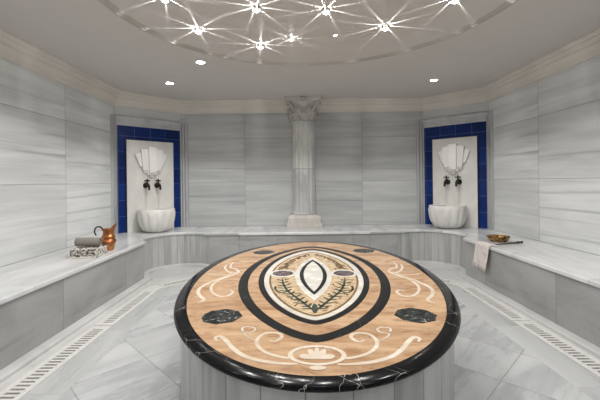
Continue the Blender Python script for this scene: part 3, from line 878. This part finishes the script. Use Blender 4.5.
def rolled(name, L, r, mat):
    mb = MB(); seg = 110; rows = []; uv = []
    turns = 4.0; n = 120
    prof_r = [(r*(.12+.88*t) , t*turns*2*PI) for t in [i/n for i in range(n+1)]]
    th = r*.88/turns*.42
    xs = [-L/2, -L/2+.008, -L*.25, 0, L*.25, L/2-.008, L/2]
    outr, inr = [], []
    for (rr, a) in prof_r:
        o_ = []; i_ = []; u_ = []
        for k, x in enumerate(xs):
            sh = .0 if 0 < k < len(xs)-1 else -.004
            wob = .0025*math.sin(x*31 + a)
            o_.append((x, (rr+sh+wob)*math.cos(a), r + (rr+sh+wob)*math.sin(a))); i_.append((x, (rr-th+wob)*math.cos(a), r + (rr-th+wob)*math.sin(a))); u_.append((x, rr*a))
        outr.append(o_); inr.append(i_); uv.append(u_)
    mb.grid(outr, uv); mb.grid(inr, uv)
    for k in (0, len(xs)-1): mb.grid([[q[k] for q in outr], [q[k] for q in inr]], [[u[k] for u in uv], [u[k] for u in uv]])
    mb.grid([outr[-1], inr[-1]], [uv[-1], uv[-1]]); mb.grid([outr[0], inr[0]], [uv[0], uv[0]])
    return mb.build(name, mat, smooth=60)
# folded towel : a stack of folded layers with rounded fold edges
def folded():
    t = thing('folded_towel', 'black and white patterned towel folded flat on the left bench', 'towel', (-2.27, 3.66, .5), .06)
    rows = []; uv = []; w, d, h = .265, .24, .092
    mb = MB(); nx, ny = 26, 40
    layers = 4; lh = h/layers
    # outline in the y-z plane: three bulging folds facing the room
    prof2 = []
    for l in range(layers):
        for k in range(7):
            a = -PI/2 + PI*k/6; prof2.append((-d/2 + .012 - .014*math.cos(a), lh*(l+.5) + lh*.5*math.sin(a)))
    for k in range(1, 9): prof2.append((-d/2+.012 + (d-.024)*k/9, h + .004*math.sin(k*1.3)))
    for l in range(layers-1, -1, -1):
        for k in range(7):
            a = PI/2 - PI*k/6; prof2.append((d/2 - .012 + .014*math.cos(a), lh*(l+.5) + lh*.5*math.sin(a)))
    s_ = 0; acc = [0]
    for a, b in zip(prof2, prof2[1:]): acc.append(acc[-1] + math.hypot(a[0]-b[0], a[1]-b[1]))
    for i in range(nx+1):
        x = -w/2 + w*i/nx; e = min(1, min(i, nx-i)/2.0); sq_ = .90 + .10*math.sqrt(e)
        slump = 1 - .10*(abs(x)/(w/2))**3
        rows.append([(x, y*sq_ + .003*math.sin(x*50+z_*90), z_*slump + (.003*math.sin(x*37+y*20) if z_ > .02 else 0)) for y, z_ in prof2]); uv.append([(x*1.0, q) for q in acc])
    mb.grid(rows, uv)
    mb.grid([rows[0], [(rows[0][0][0]+.002, 0, min(.05, p[2])) for p in rows[0]]], [uv[0], [(0,u[1]) for u in uv[0]]])
    mb.grid([rows[-1], [(rows[-1][0][0]-.002, 0, min(.05, p[2])) for p in rows[-1]]], [uv[-1], [(0,u[1]) for u in uv[-1]]])
    mb.grid([[r[0] for r in rows], [r[-1] for r in rows]])
    mb.build('cloth', 'pattern_towel', t, smooth=60)
    fr = MB()
    for k in range(34):
        x = -w/2 + .01 + (w-.02)*k/33
        fr.tube([(x, -d/2+.004, .012), (x+random.uniform(-.004,.004), -d/2-.014, .007), (x+random.uniform(-.008,.008), -d/2-.034, .0035)], [.003,.0028,.0022], 5)
    fr.build('fringe', 'pattern_towel', t, smooth=60)['label'] = 'knotted fringe'
    return t
folded()
ro = rolled('rolled_towel', .235, .05, 'grey_towel'); ro.location = (-2.28, 3.66, .596); ro.rotation_euler = (0, .02, .10)
tag(ro, 'grey rolled towel lying on top of the folded patterned towel', 'towel')

# ------------------------------------------------------------------ things on the right bench
B = thing('brass_bowl', 'shallow brown and gold engraved bowl on the right bench', 'bowl', (2.275, 4.235, .5))
mb = MB(); mb.lathe([(0,0),(.09,0),(.10,.004),(.125,.030),(.138,.055),(.141,.066),(.146,.070),(.146,.074),(.139,.075),(.132,.062),(.118,.034),(.09,.012),(0,.010)], 56, cap=False)
bb = mb.build('body', 'brass', B, smooth=50); B.scale = (.86, .86, .80)
mb = MB(); mb.lathe([(.1465,.0690),(.1490,.0715),(.1465,.0765),(.140,.0775),(.138,.0755)], 56, cap=False); mb.build('rim', 'handle', bb, smooth=50)
S = thing('slender_stick', 'thin grey stick with a dark knobbed end lying in front of the bowl', 'stick', (2.095, 3.985, .5), math.atan2(.12, .44)); S.scale = (.84, 1, 1)
mb = MB(); mb.tube([(0,0,.008),(.12,0,.009),(.26,0,.011),(.36,0,.012)], [.006,.008,.010,.011], 12); mb.build('shaft', 'stick', S, smooth=60)
mb = MB(); mb.tube([(.355,0,.012),(.38,0,.0135),(.41,0,.0135),(.43,0,.012),(.445,0,.014),(.46,0,.014),(.468,0,.013)], [.011,.013,.012,.008,.0135,.0125,.004], 12)
mb.build('knob', 'sticktip', S, smooth=60)['label'] = 'dark knobbed end'
# hanging towel : over the bench nosing
def hanging():
    t = thing('hanging_towel', 'pale blush towel hanging over the front edge of the right bench', 'towel', (2.0, 4.04, .5))
    # profile in local x (towards the wall +) and z, top lies on the bench
    pr = [(.085,.007),(.07,.008),(.05,.008),(.015,.009),(-.004,.004),(-.013,-.014),(-.015,-.05),(-.017,-.10),(-.019,-.16),(-.021,-.19),(-.022,-.21),(-.022,-.232)]
    pts = catmull([(x, 0, z_) for x, z_ in pr], 4); n = len(pts); acc = arclen([(p.x, p.z) for p in pts]); ny = 40
    rows, back, uv = [], [], []
    for i, p in enumerate(pts):
        f = i/(n-1); hang = max(0, -p.z)/.325; row, bk, u_ = [], [], []
        for j in range(ny+1):
            v = j/ny; half = .145 - .02*hang
            y = -half + 2*half*v + .03*f
            fold = (.012*math.sin(v*19+1.0) + .008*math.sin(v*33))*hang
            slant = -.05*hang*(1-v)*1.0 if p.z < -.02 else 0
            q = (p.x - .016*hang - max(-.004, fold)*1.0, y, p.z + slant*.6 + (.003*abs(math.sin(v*9+i*.4)) if p.z > 0 else 0))
            row.append(q); bk.append((q[0] + (.004 if p.z < 0 else 0), q[1], q[2] - (.006 if p.z > .003 else 0))); u_.append((v*.35, acc[i]))
        rows.append(row); back.append(bk); uv.append(u_)
    mb = MB(); mb.grid(rows, uv); mb.grid(back, uv)
    for k in (0, ny): mb.grid([[r[k] for r in rows], [r[k] for r in back]])
    mb.grid([rows[0], back[0]]); mb.grid([rows[-1], back[-1]])
    mb.build('cloth', 'pink_towel', t, smooth=70)
    fr = MB()
    for j in range(0, ny+1):
        q = rows[-1][j]; fr.tube([q, (q[0]-.002, q[1]+random.uniform(-.004,.004), q[2]-.018), (q[0]-.001, q[1]+random.uniform(-.007,.007), q[2]-.038)], [.003,.0026,.0018], 5)
    fr.build('fringe', 'pink_towel', t, smooth=60)['label'] = 'pale fringe along the hem'
    return t
hanging()

# ------------------------------------------------------------------ lamps
def at_ceiling(px, py, z_):
    dy = (184.9 - .0115*px) - py; s = dy/(z_-EYE.z); return ((px-296)/s + EYE.x, F/s)
RZc = ZC + .010
STAR_W = 24.0
def star_lamp(label):
    t = thing('star_lamp', label, 'ceiling lamp', group='star lamps in the ceiling recess')
    # slotted crown : eight posts hang under the ceiling, light leaves between them
    mb = MB(); r0, r1, zz0 = .026, .030, -.032
    for k in range(8):
        a0 = 2*PI*k/8 + .021; a1 = 2*PI*(k+1)/8 - .021; seg = 5
        v = []
        for i in range(seg+1):
            a = a0 + (a1-a0)*i/seg
            for r, z_ in ((r0,0),(r1,0),(r1,zz0),(r0,zz0)): v.append((r*math.cos(a), r*math.sin(a), z_))
        f = []
        for i in range(seg):
            for q in range(4): f.append((i*4+q, i*4+(q+1)%4, i*4+4+(q+1)%4, i*4+4+q))
        f += [(0,1,2,3), (seg*4+3,seg*4+2,seg*4+1,seg*4)]
        mb.add(v, f)
    mb.build('slotted_crown', 'chrome', t, smooth=30)
    mb = MB(); mb.lathe([(0,-.006),(.012,-.006),(.022,-.003),(.024,-.0005),(0,-.0005)], 24, cap=False)
    mb.build('glowing_reflector', 'bulb', t, smooth=60)
    ld = bpy.data.lights.new('lamp_point', 'POINT'); ld.energy = STAR_W; ld.shadow_soft_size = .0015; ld.color = (1.0, .985, .96)
    lo_ = bpy.data.objects.new('lamp_point', ld); COL.objects.link(lo_); lo_.parent = t; lo_.location = (0,0,-.022)
    return t
stars = [(200,27,'outermost star lamp at left, above the lone downlight'),(258,5,'star lamp at the top edge of the view, left of centre'),(262,43,'star lamp above the column, left of its axis, nearest the ring'),
         (293,37,'compact star lamp between the column axis and its left neighbour'),(328,7,'star lamp at the top edge of the view, right of centre'),(387,24,'bright star lamp at right near the ring'),
         (167,-5,'star lamp cut by the top edge of the view, far left'),(457,-4,'star lamp cut by the top edge of the view, far right')]
sl = None
rots = [.06,.30,.12,.0,.45,.20,.3,.1]
for (px, py, lab), rz in zip(stars, rots):
    x, y = at_ceiling(px, py+1.5, RZc)
    if sl is None: sl = star_lamp(lab); sl.location = (x, y, RZc); sl.rotation_euler = (0,0,rz)
    else:
        q = dup(sl, (x, y, RZc), rz, lab, 'star lamps in the ceiling recess')
        if 'compact' in lab: q.scale = (.5, .5, .5)
for k, (x, y) in enumerate([(-.75,1.55),(.75,1.6),(0,1.35)]):  # unseen star lamps, added to light the camera side of the room
    dup(sl, (x, y, RZc), .2*k, 'unseen star lamp added for soft light, towards the camera, ' + ('left','right','middle')[k], 'star lamps in the ceiling recess')
def downlight(label, r=.045):
    t = thing('downlight', label, 'ceiling lamp', group='recessed downlights')
    mb = MB(); mb.lathe([(r+.012,0),(r+.012,-.004),(r+.004,-.007),(r,-.004),(r,0)], 32, cap=False); mb.build('trim_ring', 'lamp_trim', t, smooth=40)
    mb = MB(); mb.lathe([(0,-.0025),(r,-.0025),(r,-.0005),(0,-.0005)], 32, cap=False); mb.build('lens', 'lamp', t)
    if r > .03:
        ld = bpy.data.lights.new('lamp_spot', 'SPOT'); ld.energy = 30.0; ld.spot_size = math.radians(112); ld.spot_blend = .5; ld.shadow_soft_size = .02; ld.color = (1.0, .985, .96)
        lo_ = bpy.data.objects.new('lamp_spot', ld); COL.objects.link(lo_); lo_.parent = t; lo_.location = (0,0,-.03)
    return t
dl = downlight('recessed downlight at far left over the left fountain'); x, y = at_ceiling(171,83,ZC); dl.location = (x, y, ZC)
x, y = at_ceiling(202,62,ZC); dup(dl, (x, y, ZC), 0, 'recessed downlight just outside the ceiling ring, below the left star lamp', 'recessed downlights')
x, y = at_ceiling(435,80,ZC); dup(dl, (x, y, ZC), 0, 'recessed downlight at right over the right fountain', 'recessed downlights')
for x, y, nm in ((-2.1,1.6,'left'),(2.1,1.6,'right'),(-1.6,-.1,'rear left'),(1.6,-.1,'rear right')):  # extra downlights out of view, added for soft ambient light
    dup(dl, (x, y, ZC), 0, 'unseen downlight added for soft light beside the camera, ' + nm, 'recessed downlights')
# small clear pinpoint lamp
pl = downlight('tiny pinpoint lamp in the ceiling recess, right of the column axis', .014); x, y = at_ceiling(337,35,RZc); pl.location = (x, y, RZc)

# ------------------------------------------------------------------ world, camera, view
w = bpy.data.worlds.new('World'); SC.world = w; w.use_nodes = True
w.node_tree.nodes['Background'].inputs[0].default_value = (.5,.5,.5,1); w.node_tree.nodes['Background'].inputs[1].default_value = 0.0
cd = bpy.data.cameras.new('camera'); cam = bpy.data.objects.new('camera', cd); COL.objects.link(cam)
cam.location = EYE; cam.rotation_euler = (PI/2, math.radians(.66), 0)
cd.sensor_width = 36; cd.lens = F/600*36; cd.shift_x = 4/600; cd.shift_y = -18.5/600; cd.clip_start = .02
SC.camera = cam
SC.view_settings.view_transform = 'Standard'; SC.view_settings.look = 'None'
SC.view_settings.exposure = 0.0; SC.view_settings.gamma = 1.0; SC.view_settings.use_curve_mapping = False
SC.cycles.max_bounces = 12; SC.cycles.diffuse_bounces = 8; SC.cycles.sample_clamp_indirect = 4.0
